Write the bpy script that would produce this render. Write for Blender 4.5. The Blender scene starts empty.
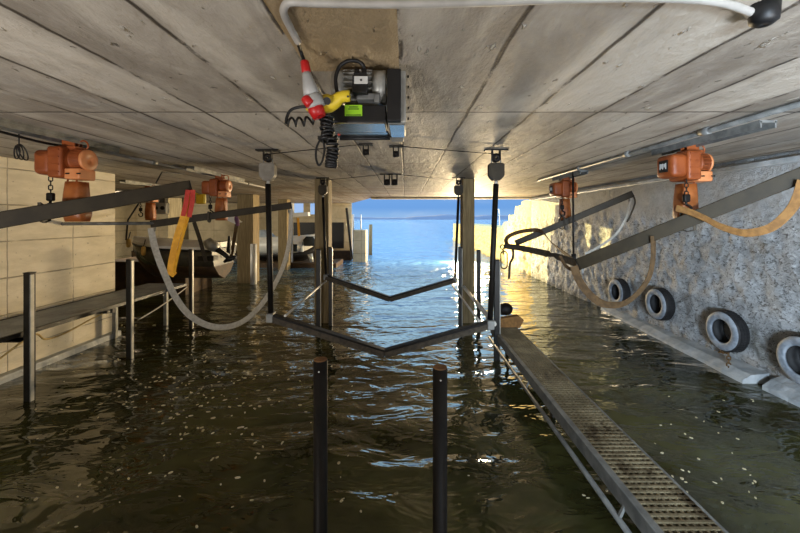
import bpy, bmesh, math, random
from mathutils import Vector as V, Matrix, noise
random.seed(7)
SC = bpy.context.scene
COL = SC.collection
PI = math.pi
F, CX, HY, CH, CEIL = 370.0, 405.0, 219.0, 2.35, 3.26

def P(px, py, Y):            # a point of the photo at depth Y
    return V(((px-CX)/F*Y, Y, CH-(py-HY)/F*Y))
def PC(px, py, dz=0.0):      # a point of the photo on the ceiling (dz below it)
    return P(px, py, (CEIL-dz-CH)*F/(HY-py))
def PX(px, py, X):           # a point of the photo on a plane X = const
    return P(px, py, X*F/(px-CX))
def PYs(pts, Y): return [P(a, b, Y) for a, b in pts]

# ------------------------------------------------------------------ materials
def lin(c):
    r = []
    for v in c:
        v /= 255.0
        r.append(v/12.92 if v <= .04045 else ((v+.055)/1.055)**2.4)
    return (*r, 1.0)
class NT:
    def __init__(s, name):
        s.m = bpy.data.materials.new(name); s.m.use_nodes = True
        s.n = s.m.node_tree.nodes; s.l = s.m.node_tree.links
        s.b = s.n['Principled BSDF']
        s.tc = s.n.new('ShaderNodeTexCoord')
    def set(s, sock, v):
        if hasattr(v, 'is_output') or isinstance(v, bpy.types.NodeSocket): s.l.new(v, sock)
        else: sock.default_value = v
    def math(s, op, a, b=0.0, c=0.0):
        n = s.n.new('ShaderNodeMath'); n.operation = op
        s.set(n.inputs[0], a); s.set(n.inputs[1], b)
        if len(n.inputs) > 2: s.set(n.inputs[2], c)
        return n.outputs[0]
    def xyz(s, src=None):
        n = s.n.new('ShaderNodeSeparateXYZ'); s.l.new(src or s.tc.outputs['Object'], n.inputs[0]); return n.outputs
    def map(s, scale, src=None, loc=(0,0,0)):
        n = s.n.new('ShaderNodeMapping'); n.inputs['Scale'].default_value = scale; n.inputs['Location'].default_value = loc
        s.l.new(src or s.tc.outputs['Object'], n.inputs['Vector']); return n.outputs[0]
    def noise(s, vec, scale=1, detail=4, rough=.55, dist=0.0):
        n = s.n.new('ShaderNodeTexNoise'); s.l.new(vec, n.inputs['Vector'])
        n.inputs['Scale'].default_value = scale; n.inputs['Detail'].default_value = detail
        n.inputs['Roughness'].default_value = rough; n.inputs['Distortion'].default_value = dist
        return n.outputs['Fac']
    def voro(s, vec, scale, feature='F1'):
        n = s.n.new('ShaderNodeTexVoronoi'); n.feature = feature; s.l.new(vec, n.inputs['Vector']); n.inputs['Scale'].default_value = scale
        return n.outputs['Distance']
    def ramp(s, fac, lo, hi):   # smooth 0..1
        n = s.n.new('ShaderNodeMapRange'); n.interpolation_type = 'SMOOTHSTEP'
        s.set(n.inputs['Value'], fac); n.inputs['From Min'].default_value = lo; n.inputs['From Max'].default_value = hi
        return n.outputs['Result']
    def mix(s, fac, a, b, mode='MIX'):
        n = s.n.new('ShaderNodeMix'); n.data_type = 'RGBA'; n.blend_type = mode
        s.set(n.inputs['Factor'], fac); s.set(n.inputs['A'], a) if False else None
        ins = [i for i in n.inputs if i.type == 'RGBA']
        s.set(ins[0], a); s.set(ins[1], b)
        return [o for o in n.outputs if o.type == 'RGBA'][0]
    def bump(s, h, dist=.02, strength=1.0):
        n = s.n.new('ShaderNodeBump'); s.set(n.inputs['Height'], h); n.inputs['Distance'].default_value = dist
        n.inputs['Strength'].default_value = strength
        s.l.new(n.outputs[0], s.b.inputs['Normal'])
    def fin(s, color, rough=.6, metal=0.0, spec=None):
        s.set(s.b.inputs['Base Color'], color); s.set(s.b.inputs['Roughness'], rough); s.set(s.b.inputs['Metallic'], metal)
        if spec is not None: s.b.inputs['Specular IOR Level'].default_value = spec
        return s.m

def mottled(name, c1, c2, rough=.6, metal=0.0, scale=6.0, bump=.003, spec=None, bscale=30):
    t = NT(name)
    f = t.ramp(t.noise(t.map((1,1,1)), scale, 5), .35, .65)
    if bump: t.bump(t.noise(t.map((1,1,1)), bscale, 3), bump)
    return t.fin(t.mix(f, lin(c1), lin(c2)), rough, metal, spec)

M = {}
M['steel'] = mottled('dark painted steel', (44,36,21), (56,47,30), .55, .0, 5, .001, .3)
M['black_steel'] = mottled('black steel', (17,14,12), (27,23,19), .55, .0, 6, .001, .25)
M['post_steel'] = mottled('weathered galvanised post', (24,22,20), (36,34,31), .45, .2, 7, .001)
M['galv'] = mottled('galvanised metal', (112,113,112), (140,141,138), .55, .35, 8, .001)
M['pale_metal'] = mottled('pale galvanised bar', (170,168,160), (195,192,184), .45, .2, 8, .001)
M['dark'] = mottled('black plastic', (14,14,15), (22,21,22), .5, 0, 8, 0)
M['shiny'] = mottled('polished sheet steel', (190,196,205), (205,210,216), .16, 1.0, 4, 0)
M['motor'] = mottled('grey cast motor', (150,150,145), (176,175,168), .4, .25, 10, .001)
M['orange'] = mottled('orange paint', (134,64,24), (154,78,32), .5, 0, 5, .001)
M['orange_lit'] = mottled('lit orange paint', (204,126,76), (216,142,90), .45, 0, 5, 0)  # brighter copy of the orange, with light from the right painted in
M['orange_bag'] = mottled('orange tarpaulin', (146,80,34), (168,98,46), .45, 0, 7, .012, None, 8)
M['web_tan'] = mottled('tan webbing', (120,84,42), (144,104,54), .8, 0, 20, .002)
M['web_brown'] = mottled('brown webbing', (82,62,38), (104,80,50), .85, 0, 20, .002)
M['web_grey'] = mottled('pale grey webbing', (196,192,180), (216,212,202), .8, 0, 20, .002)
M['web_dark'] = mottled('dark webbing', (62,56,48), (82,74,62), .85, 0, 20, .002)
M['web_yellow'] = mottled('yellow webbing', (206,146,30), (226,166,44), .7, 0, 14, .002)
M['red'] = mottled('red plastic', (176,24,26), (192,34,32), .4, 0, 5, 0)
M['red_web'] = mottled('red webbing', (170,44,34), (190,60,46), .75, 0, 14, .001)
M['yellow'] = mottled('yellow plastic', (214,186,40), (226,198,52), .42, 0, 6, 0)
M['grey_plastic'] = mottled('grey plastic', (158,158,156), (172,172,170), .45, 0, 6, 0)
M['white_pipe'] = mottled('pale conduit', (160,156,150), (178,174,168), .45, 0, 6, 0)
M['white'] = mottled('white gelcoat', (222,222,220), (236,236,232), .3, 0, 3, 0)
M['tarp'] = mottled('pale blue boat cover', (150,166,184), (186,196,206), .6, 0, 4, .01)
M['glass'] = mottled('dark windscreen', (26,38,48), (40,54,64), .08, 0, 3, 0)
M['green'] = mottled('green sticker', (150,205,40), (160,214,52), .5, 0, 3, 0)
M['green_ink'] = mottled('sticker print', (40,70,20), (50,80,26), .6, 0, 3, 0)
M['label'] = mottled('pale label', (190,190,186), (204,204,200), .5, 0, 3, 0)
M['rubber'] = mottled('tyre rubber', (20,20,22), (34,33,34), .7, 0, 12, .002)
M['sidewall'] = mottled('dusty tyre sidewall', (112,120,130), (150,158,168), .65, 0, 9, .003)
M['hull'] = mottled('dark hull paint', (70,66,56), (88,84,72), .25, 0, 3, 0)
M['antifoul'] = mottled('brown hull bottom', (58,42,24), (80,58,32), .7, 0, 5, .003)
M['pulley_grey'] = mottled('grey pulley casing', (112,106,96), (130,124,114), .6, 0, 8, .001, .3)
M['timber'] = None
M['rope'] = mottled('yellowish rope', (186,158,96), (206,178,112), .85, 0, 30, .003)
M['brown_cap'] = mottled('rusty cap', (112,78,46), (138,100,60), .8, 0, 20, .002)
M['pale_fleck'] = mottled('pale fleck colour', (196,184,150), (222,212,184), .8, 0, 4, 0)
M['fender'] = mottled('yellow boat fender', (206,168,88), (220,184,104), .5, 0, 4, 0)
M['purple'] = mottled('purple cloth', (96,62,92), (116,78,110), .8, 0, 8, 0)

t = NT('brown timber column'); 
g = t.noise(t.map((9, 9, .7)), 3, 5)
t.bump(g, .006)
M['timber'] = t.fin(t.mix(t.ramp(g, .3, .7), lin((112,96,64)), lin((144,126,90))), .75)

def concrete_panels(name, c1, c2, axis, du, u0, dv, v0, seam=.012, bump=.012, rough=.75):
    """cast concrete with a grid of formwork joints; axis 0: wall seen along x, 2: ceiling"""
    t = NT(name); o = t.xyz()
    u = o[1] if axis == 0 else o[0]; v = o[2]
    w = t.noise(t.map((1,1,1)), 3, 3)
    wob = t.math('MULTIPLY', t.math('SUBTRACT', w, .5), .03)
    def joint(c, d, c0, sm):
        x = t.math('ADD', t.math('SUBTRACT', c, c0), wob)
        fr = t.math('ABSOLUTE', t.math('SUBTRACT', t.math('FRACT', t.math('ADD', t.math('DIVIDE', x, d), .5)), .5))
        return t.math('SUBTRACT', 1.0, t.ramp(t.math('MULTIPLY', fr, d), sm*.3, sm))
    j = t.math('MAXIMUM', joint(u, du, u0, seam), joint(v, dv, v0, seam))
    j = t.math('MULTIPLY', j, t.ramp(t.noise(t.map((1,1,1)), 2.3, 3), .3, .55))
    st = t.noise(t.map((1.2,1.2,4) if axis == 0 else (1,1,1)), 1.3, 7, .62)
    spots = t.ramp(t.noise(t.map((1,1,1)), 16, 3), .66, .74)
    col = t.mix(t.ramp(st, .32, .68), lin(c1), lin(c2))
    col = t.mix(t.math('MULTIPLY', spots, .5), col, lin((92,76,54)))
    col = t.mix(t.math('MULTIPLY', j, .5), col, lin((96,78,54)))
    h = t.math('ADD', t.math('MULTIPLY', t.noise(t.map((1,1,2.5)), 7, 6), .7), t.math('MULTIPLY', j, -1.0))
    t.bump(h, bump)
    return t.fin(col, rough)
M['left_concrete'] = concrete_panels('pale formwork concrete', (216,206,182), (238,228,206), 0, 1.08, 5.46, .54, 2.02)
M['back_concrete'] = concrete_panels('beige concrete', (190,174,142), (216,200,168), 2, 1.6, -3.1, .7, .3, .02)

def ceiling_mat():
    t = NT('board marked concrete ceiling'); o = t.xyz()
    wob = t.math('MULTIPLY', t.math('SUBTRACT', t.noise(t.map((1,1,1)), 2.2, 4), .5), .05)
    def joint(c, d, c0, sm):
        x = t.math('ADD', t.math('SUBTRACT', c, c0), wob)
        fr = t.math('ABSOLUTE', t.math('SUBTRACT', t.math('FRACT', t.math('ADD', t.math('DIVIDE', x, d), .5)), .5))
        return t.math('SUBTRACT', 1.0, t.ramp(t.math('MULTIPLY', fr, d), sm*.25, sm))
    ja = joint(o[0], .56, -.03, .019); jb = joint(o[1], 2.87, 3.15, .018)
    brk = t.ramp(t.noise(t.map((2.5,1,1)), 1.4, 6, .7), .38, .48)
    j = t.math('MAXIMUM', t.math('MULTIPLY', ja, brk), jb)
    halo = t.math('MULTIPLY', joint(o[0], .56, -.03, .07), t.ramp(t.noise(t.map((1.5,.7,1)), 3, 4), .4, .62))
    # each board has its own tone
    wn = t.n.new('ShaderNodeTexWhiteNoise'); wn.noise_dimensions = '2D'
    cmb = t.n.new('ShaderNodeCombineXYZ')
    t.l.new(t.math('FLOOR', t.math('DIVIDE', t.math('ADD', o[0], .03), .56)), cmb.inputs[0])
    t.l.new(t.math('FLOOR', t.math('DIVIDE', t.math('SUBTRACT', o[1], 3.15), 2.87)), cmb.inputs[1])
    t.l.new(cmb.outputs[0], wn.inputs['Vector'])
    streak = t.noise(t.map((2.6, .6, 1)), 1.6, 6, .6, 1.0)
    f = t.math('ADD', t.math('MULTIPLY', streak, .75), t.math('MULTIPLY', wn.outputs['Value'], .25))
    col = t.mix(t.ramp(f, .3, .68), lin((140,132,122)), lin((184,176,164)))
    blot = t.ramp(t.noise(t.map((1,.45,1)), 1.5, 5, .62, .6), .46, .66)
    col = t.mix(t.math('MULTIPLY', blot, .6), col, lin((116,108,98)))
    pits = t.ramp(t.noise(t.map((1,.5,1)), 17, 2), .71, .76)
    col = t.mix(t.math('MULTIPLY', pits, .7), col, lin((62,56,50)))
    white = t.ramp(t.noise(t.map((1,.4,1), None, (7,3,0)), 12, 3), .67, .74)
    col = t.mix(t.math('MULTIPLY', white, .7), col, lin((214,208,196)))
    col = t.mix(t.math('MULTIPLY', halo, .28), col, lin((88,78,64)))
    col = t.mix(t.math('MULTIPLY', j, .95), col, lin((44,36,30)))
    # one smoother, browner board over the winch
    bx = t.math('MULTIPLY', t.math('GREATER_THAN', o[0], -.59), t.math('LESS_THAN', o[0], -.035))
    bx = t.math('MULTIPLY', bx, t.math('LESS_THAN', o[1], 2.28))
    col = t.mix(t.math('MULTIPLY', bx, .8), col, lin((148,124,86)))
    # stained edge boards near the opening
    e = t.math('MULTIPLY', t.ramp(o[1], 9.2, 11.0), t.ramp(t.noise(t.map((.25,2.2,1)), 1.5, 4), .4, .6))
    col = t.mix(t.math('MULTIPLY', e, .6), col, lin((112,80,50)))
    h = t.math('ADD', t.math('MULTIPLY', streak, .5), t.math('MULTIPLY', j, -.2))
    h = t.math('ADD', h, t.math('MULTIPLY', t.noise(t.map((1,.5,1)), 9, 6, .65), .9))
    h = t.math('ADD', h, t.math('MULTIPLY', pits, -.8)); h = t.math('ADD', h, t.math('MULTIPLY', white, .8))
    t.bump(h, .032, 1.0)
    return t.fin(col, .6)
M['ceiling'] = ceiling_mat()

def rough_stone(name, c1, c2, dark, rough=.8, amt=1.0):
    t = NT(name); o = t.xyz()
    n1 = t.noise(t.map((1,1,1)), 2.5, 8, .65); n2 = t.noise(t.map((1,1,1.5)), 13, 7, .76, 1.2)
    col = t.mix(t.ramp(n1, .3, .7), lin(c1), lin(c2))
    col = t.mix(t.math('MULTIPLY', t.ramp(n2, .51, .60), .85*amt), col, lin(dark))
    moss = t.math('MULTIPLY', t.ramp(t.noise(t.map((1,1,1), None, (3,5,1)), 1.2, 5), .58, .72), .5*amt)
    col = t.mix(moss, col, lin((104,94,66)))
    chip = t.ramp(t.noise(t.map((1,1,1.6), None, (4,9,2)), 9, 6, .75, 1.0), .55, .62)
    col = t.mix(t.math('MULTIPLY', chip, .6*amt), col, lin((226,228,230)))
    top = t.math('MULTIPLY', t.ramp(o[2], 2.2, 2.65), .8)
    col = t.mix(top, col, t.mix(n1, lin(c1), lin(c2)))
    wet = t.math('SUBTRACT', 1.0, t.ramp(o[2], .02, .3))
    col = t.mix(t.math('MULTIPLY', wet, .6), col, lin((70,68,60)))
    h = t.math('ADD', n2, t.math('MULTIPLY', t.voro(t.map((1,1,1.3)), 7), .6))
    t.bump(h, .05*amt, .9)
    return t.fin(col, rough)
M['stone'] = rough_stone('rough rendered stone wall', (160,162,164), (204,206,208), (70,68,62))
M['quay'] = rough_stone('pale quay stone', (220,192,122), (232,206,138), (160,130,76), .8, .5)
M['foot'] = mottled('pale wet concrete', (150,156,160), (186,190,192), .4, 0, 4, .02, None, 10)

def water_mat():
    t = NT('lake water'); o = t.xyz()
    out = t.ramp(o[1], 11.0, 17.0)
    a = t.noise(t.map((.55, 1.1, 1)), 1.0, 2, .5, .6)
    b = t.noise(t.map((1.6, 3.0, 1), None, (4,2,0)), 1.0, 3, .55, .5)
    c = t.noise(t.map((1.1, .8, 1), None, (9,1,0)), 1.0, 4, .6, .4)
    calm = t.math('ADD', t.math('MULTIPLY', a, .10), t.math('MULTIPLY', b, .04))
    d = t.noise(t.map((.42, .12, 1), None, (2,8,0)), 1.0, 4, .6, .3)
    far = t.ramp(o[1], 20.0, 60.0)
    lively = t.math('ADD', t.math('MULTIPLY', c, .55), t.math('MULTIPLY', t.math('MULTIPLY', d, 2.2), far))
    h = t.math('ADD', calm, t.math('MULTIPLY', lively, out))
    t.bump(h, 1.0, 1.0)
    m = t.noise(t.map((.5,.5,1)), 1.1, 4, .6)
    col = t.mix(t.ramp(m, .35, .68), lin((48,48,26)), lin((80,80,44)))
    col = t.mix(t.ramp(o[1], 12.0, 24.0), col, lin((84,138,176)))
    t.b.inputs['IOR'].default_value = 1.55
    return t.fin(col, .03)
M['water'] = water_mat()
def grating_mat(name, c1, c2, dirt):
    t = NT(name)
    f = t.ramp(t.noise(t.map((1,1,1)), 3.2, 6, .65), .42, .62)
    col = t.mix(f, lin(c1), lin(c2))
    d = t.ramp(t.noise(t.map((1.3,.8,1), None, (2,7,0)), 2.4, 5, .6), .56, .7)
    return t.fin(t.mix(d, col, lin(dirt)), .55, .25)
M['grating'] = grating_mat('weathered grating', (112,100,76), (146,134,106), (62,48,28))
M['fine_grating'] = grating_mat('dark grey grating', (140,146,152), (162,168,172), (120,120,118))

# ------------------------------------------------------------------ mesh builder
class MB:
    def __init__(s): s.bm = bmesh.new()
    def _ring(s, pts): return [s.bm.verts.new(p) for p in pts]
    def _f(s, vs, smooth=False):
        try:
            f = s.bm.faces.new(vs); f.smooth = smooth
        except ValueError: pass
    def skin(s, rings, closed=True, caps=True, smooth=True, loop=False):
        R = [s._ring(r) for r in rings]; n = len(R[0])
        for i in range(len(R) - (0 if loop else 1)):
            A, B = R[i], R[(i+1) % len(R)]
            for k in range(n if closed else n-1):
                s._f([A[k], A[(k+1) % n], B[(k+1) % n], B[k]], smooth)
        if caps and not loop:
            s._f(R[0][::-1]); s._f(R[-1])
        return s
    def box(s, c, d, rot=None, bev=0.0, seg=2):
        m = Matrix.Translation(V(c)) @ (rot.to_4x4() if rot else Matrix.Identity(4)) @ Matrix.Diagonal((*d, 1))
        r = bmesh.ops.create_cube(s.bm, size=1.0, matrix=m)
        if bev:
            es = list({e for v in r['verts'] for e in v.link_edges})
            q = bmesh.ops.bevel(s.bm, geom=es, offset=bev, segments=seg, affect='EDGES', profile=.5)
            for f in q['faces']: f.smooth = True
        return s
    def bar(s, p0, p1, w, h, up=(0,0,1), bev=0.0):
        p0, p1 = V(p0), V(p1); d = (p1-p0); L = d.length; d.normalize()
        sd = d.cross(V(up)).normalized(); u = sd.cross(d)
        rot = Matrix((sd, d, u)).transposed()
        return s.box((p0+p1)/2, (w, L, h), rot, bev)
    def tube(s, pts, r, n=8, caps=True, loop=False, smooth=True):
        pts = [V(p) for p in pts]; N = len(pts); rings = []
        up = None
        for i, p in enumerate(pts):
            if loop: tg = pts[(i+1) % N]-pts[i-1]
            else: tg = pts[min(i+1, N-1)]-pts[max(i-1, 0)]
            tg.normalize()
            if up is None:
                up = V((0,0,1)) if abs(tg.z) < .9 else V((1,0,0))
            sd = tg.cross(up)
            if sd.length < 1e-5: sd = tg.orthogonal()
            sd.normalize(); up = sd.cross(tg).normalized()
            rr = r[i] if isinstance(r, (list, tuple)) else r
            rings.append([p + sd*math.cos(2*PI*k/n)*rr + up*math.sin(2*PI*k/n)*rr for k in range(n)])
        return s.skin(rings, True, caps, smooth, loop)
    def cyl(s, p0, p1, r, r2=None, n=16):
        p0, p1 = V(p0), V(p1)
        return s.tube([p0, p1], [r, r if r2 is None else r2], n)
    def lathe(s, c, axis, prof, n=32):      # prof: (along, radius); closed loop profile if first==last
        c = V(c); a = V(axis).normalized(); u = a.orthogonal().normalized(); w = a.cross(u)
        rings = [[c + a*h + (u*math.cos(2*PI*k/n) + w*math.sin(2*PI*k/n))*r for (h, r) in prof] for k in range(n)]
        return s.skin(rings, True, False, True, True)
    def ribbon(s, pts, w, th, dirs):
        pts = [V(p) for p in pts]; rings = []
        for i, p in enumerate(pts):
            tg = (pts[min(i+1, len(pts)-1)]-pts[max(i-1, 0)]).normalized()
            d = V(dirs[i] if isinstance(dirs, list) else dirs)
            d = (d - tg*d.dot(tg)).normalized(); nn = tg.cross(d)
            rings.append([p+d*w/2+nn*th/2, p-d*w/2+nn*th/2, p-d*w/2-nn*th/2, p+d*w/2-nn*th/2])
        return s.skin(rings, True, True, False)
    def prism(s, outline, ext):             # outline 3-D points, extruded by the vector ext
        e = V(ext)
        return s.skin([[V(p) for p in outline], [V(p)+e for p in outline]], True, True, False)
    def torus(s, c, axis, R, r, n=24, m=8, a0=0, a1=2*PI):
        a = V(axis).normalized(); u = a.orthogonal().normalized(); w = a.cross(u); c = V(c)
        full = abs(a1-a0-2*PI) < 1e-6
        pts = [c+(u*math.cos(a0+(a1-a0)*k/n)+w*math.sin(a0+(a1-a0)*k/n))*R for k in range(n if full else n+1)]
        return s.tube(pts, r, m, True, full)
    def link(s, c, axis, along, L, W, r):   # one chain link or shackle ring (stadium)
        c = V(c); a = V(along).normalized(); b = V(axis).normalized().cross(a)
        pts = []
        for k in range(9): q = PI*k/8; pts.append(c+a*(L/2-W/2)+a*math.sin(q)*W/2+b*math.cos(q)*W/2)
        for k in range(9): q = PI+PI*k/8; pts.append(c-a*(L/2-W/2)+a*math.sin(q)*W/2+b*math.cos(q)*W/2)
        return s.tube(pts, r, 6, False, True)
    def chain(s, p0, p1, L=.05, W=.028, r=.005):
        p0, p1 = V(p0), V(p1); d = p1-p0; n = max(1, int(d.length/(L*.75))); d.normalize()
        o = d.orthogonal().normalized(); q = d.cross(o)
        for i in range(n):
            s.link(p0+(p1-p0)*((i+.5)/n), o if i % 2 else q, d, L, W, r)
        return s
    def build(s, name, mat, parent=None, fix=None):
        bmesh.ops.recalc_face_normals(s.bm, faces=s.bm.faces[:])
        off = V((0,0,0))
        if parent is not None: off = V(parent['_o'])
        elif fix != 'world':
            vs = [v.co for v in s.bm.verts]
            lo = [min(v[i] for v in vs) for i in range(3)]; hi = [max(v[i] for v in vs) for i in range(3)]
            off = V(((lo[0]+hi[0])/2, (lo[1]+hi[1])/2, lo[2]))
        for v in s.bm.verts: v.co -= off
        me = bpy.data.meshes.new(name); s.bm.to_mesh(me); s.bm.free()
        me.materials.append(M[mat] if isinstance(mat, str) else mat)
        o = bpy.data.objects.new(name, me); COL.objects.link(o)
        if parent is not None:
            o.parent = parent; o['_o'] = parent['_o']
        else:
            o.location = off; o['_o'] = tuple(off)
        return o

def spline(pts, n=8):
    pts = [V(p) for p in pts]; out = []
    for i in range(len(pts)-1):
        a, b, c, d = pts[max(i-1,0)], pts[i], pts[i+1], pts[min(i+2,len(pts)-1)]
        for k in range(n):
            t = k/n
            out.append(.5*((2*b)+(c-a)*t+(2*a-5*b+4*c-d)*t*t+(3*b-a-3*c+d)*t**3))
    return out+[pts[-1]]
def tag(o, label, cat, group=None, kind=None):
    o['label'] = label; o['category'] = cat
    if group: o['group'] = group
    if kind: o['kind'] = kind
    return o
def thing(name, label, cat, loc, group=None):
    o = bpy.data.objects.new(name, None); COL.objects.link(o); o.location = loc; o['_o'] = tuple(loc)
    o.empty_display_size = .1
    return tag(o, label, cat, group)
def copy_tree(o, parent=None):
    c = o.copy(); COL.objects.link(c)
    if parent is not None: c.parent = parent
    for ch in list(o.children): copy_tree(ch, c)
    return c
def struct(o): o['kind'] = 'structure'; return o

# ------------------------------------------------------------------ the setting
WX = 5.2
mb = MB()
out = [(-16,-3),(5.6,-3),(5.6,15.3),(-1.3,15.5),(-3.15,21.6),(-16,21.6)]
mb.prism([(x,y,CEIL) for x,y in out], (0,0,.4)); struct(mb.build('ceiling', 'ceiling', fix='world'))
# downstand at the lake edge
mb = MB(); mb.bar((-1.4,15.4,CEIL-.03),(5.3,15.3,CEIL-.03),.35,.1); struct(mb.build('trim_1','back_concrete'))
# left concrete block
mb = MB(); mb.box((-6.37,2.25,1.38),(1.0,10.5,3.76),bev=.01,seg=1); struct(mb.build('wall_left','left_concrete',fix='world'))
mb = MB(); mb.box((-5.82,2.25,.02),(.16,10.5,.16),bev=.02); struct(mb.build('baseboard_left','foot'))
# outer left wall and back wall of the left bay
mb = MB(); mb.box((-15.8,9,1.4),(.4,25,3.8)); struct(mb.build('wall_outer_left','back_concrete',fix='world'))
mb = MB()
def wall_piece(x0,x1,z0,z1): mb.box(((x0+x1)/2,21.7,(z0+z1)/2),(x1-x0,.4,z1-z0))
wall_piece(-16,-3.1,-.5,2.62)
xs = [-16.0]
for c, hw in ((-6.18,.25),(-5.33,.16)): xs += [c-hw-.03, c+hw+.03]  # slots added to the wall so sun patches reach the right wall
xs.append(-3.1)
for a_, b_ in zip(xs[::2], xs[1::2]): mb.box(((a_+b_)/2,21.54,2.94),(b_-a_,.08,.64))
struct(mb.build('wall_back','back_concrete',fix='world'))
mb = MB(); mb.box((-5.0,21.45,1.4),(2.9,.12,1.5),bev=.01); struct(mb.build('door_1','dark'))
mb = MB(); mb.box((-9.6,21.35,.15),(13.0,.5,.75),bev=.03); struct(mb.build('trim_2','antifoul'))
mb = MB(); mb.box((-4.0,21.35,-.05),(1.9,.4,.5),bev=.03); struct(mb.build('trim_3','antifoul'))
# right stone wall, displaced
def rough_wall(name, mat, X, y0, y1, ztop, step, amp, thick=.6):
    ny = int((y1-y0)/step); nz = 56
    mb = MB(); bm = mb.bm; G = []
    for i in range(ny+1):
        y = y0+(y1-y0)*i/ny; zt = ztop(y); row = []
        for k in range(nz+1):
            z = -.6+(zt+.6)*k/nz
            sm = min(1, max(0, (2.6-z)/.5))*(.35+.65*min(1, max(0, (y-4.6)/1.5)))
            p = V((y*3.6, z*4.6, 3.3))
            d = noise.fractal(p, 1.0, 2.0, 5)*.5+abs(noise.noise(p*2.3))*.6
            row.append(bm.verts.new((X+amp*(.25+.75*sm)*(d-.2), y, z)))
        G.append(row)
    for i in range(ny):
        for k in range(nz):
            f = bm.faces.new((G[i][k], G[i+1][k], G[i+1][k+1], G[i][k+1])); f.smooth = True
    # body behind the face
    bk0 = [bm.verts.new((X+thick, v.co.y, v.co.z)) for v in (r[-1] for r in G)]
    for i in range(ny): bm.faces.new((G[i][-1], G[i+1][-1], bk0[i+1], bk0[i]))
    low = [bm.verts.new((X+thick, r[0].co.y, -.6)) for r in G]
    for i in range(ny): bm.faces.new((bk0[i], bk0[i+1], low[i+1], low[i]))
    bm.faces.new([r for r in G[0]]+[bk0[0], low[0]]); bm.faces.new([r for r in G[-1]][::-1]+[low[-1], bk0[-1]])
    return struct(mb.build(name, mat, fix='world'))
rough_wall('wall_right','stone',WX,-3,15.2,lambda y: CEIL,.05,.085)
def qtop(y):
    for a, z in ((16.6,3.15),(17.6,2.95),(18.6,2.55),(19.6,2.2)):
        if y < a: return z+.06*noise.noise(V((y*3,0,0)))
    return 1.86+.05*noise.noise(V((y*2,0,0)))
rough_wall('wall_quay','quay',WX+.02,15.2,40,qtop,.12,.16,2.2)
mb = MB(); mb.box((WX-.12,6,CEIL-.13),(.1,18,.08),bev=.015); struct(mb.build('trim_4','foot'))
# sloping footing strip at the right wall
mb = MB()
a, b = V((4.82,5.28,0)), V((5.08,9.6,0))
mb.skin([[p+V((-.02,0,-.4)), p+V((0,0,.05)), p+V((.12,0,.12)), p+V((.5,0,.16)), p+V((.5,0,-.4))] for p in [a+(b-a)*k/12+V((.025*noise.noise(V((k*1.7,0,0))),0,.02*noise.noise(V((0,k*1.3,0))))) for k in range(13)]],True,True,False)
struct(mb.build('baseboard_right','foot'))
mb = MB()
a, b = V((4.88,1.0,0)), V((4.92,5.1,0))
mb.skin([[p+V((-.02,0,-.4)), p+V((0,0,.06)), p+V((.12,0,.14)), p+V((.6,0,.3)), p+V((.6,0,-.4))] for p in [a+(b-a)*k/12+V((.03*noise.noise(V((k*1.7,4,0))),0,0)) for k in range(13)]],True,True,False)
struct(mb.build('trim_5','foot'))
# rear wall behind the camera, with the quay it stands on
mb = MB(); mb.box((-5,-3.1,1.4),(22,.3,3.9)); struct(mb.build('wall_rear','back_concrete',fix='world'))
# water
mb = MB()
mb.bm.faces.new([mb.bm.verts.new(p) for p in ((-900,-6,0),(900,-6,0),(900,1500,0),(-900,1500,0))])
w = mb.build('lake_water','water',fix='world'); tag(w,'murky olive lake water rippling blue beyond the opening','water',None,'stuff')
# far shore
mb = MB(); bm = mb.bm; prev = None
for i in range(81):
    x = -900+1800*i/80
    z = 6+14*abs(noise.fractal(V((x*.004,1,0)),1,2,4))+ (5 if x > 0 else 2)
    cur = [bm.verts.new((x,1300,-1)), bm.verts.new((x,1360,z*.7)), bm.verts.new((x,1420,z)), bm.verts.new((x,1500,-1))]
    if prev:
        for k in range(3): f = bm.faces.new((prev[k],cur[k],cur[k+1],prev[k+1])); f.smooth = True
    prev = cur
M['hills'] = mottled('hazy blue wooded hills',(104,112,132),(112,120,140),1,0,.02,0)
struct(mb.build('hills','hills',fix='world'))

# concrete block, white poles and timber pile at the lake end
mb = MB(); mb.box((-2.5,20.7,.6),(.72,.9,2.3),bev=.03); tag(mb.build('mooring_block','back_concrete'),'low grey concrete block at the water end of the left wall','block')
for px, lb in ((353.5,'white pole on the low concrete block, nearer the wall'),(361,'white pole on the low concrete block, nearer the lake')):
    q = P(px,216,20.6); mb = MB(); mb.cyl((q.x,20.6,1.74),(q.x,20.6,2.6),.035,n=8); tag(mb.build('white_pole','white'),lb,'pole',)
mb = MB(); mb.tube([(-2.25,24,-.5),(-2.24,24,1.2),(-2.22,24,2.0)],[.12,.12,.11],10); tag(mb.build('mooring_pile','timber'),'lone timber mooring pile standing in the open lake','pile')
mb = MB(); mb.bar(P(346.5,208,21.3),P(352,259,21.3),.12,.14,(0,1,0)); tag(mb.build('leaning_board','post_steel'),'dark narrow board leaning on the end edge of the left wall','board')
# white handrail hoop on the quay
mb = MB(); r0 = P(489,227,22); x = 5.35
mb.tube(spline([(x,22,1.7),(x,22,2.6),(x,21.8,2.85),(x,21.3,2.9),(x,21.0,2.8),(x,20.9,1.9)],5),.03,8)
tag(mb.build('quay_handrail','white'),'thin white handrail hoop on top of the sunlit quay wall','handrail')

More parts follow.
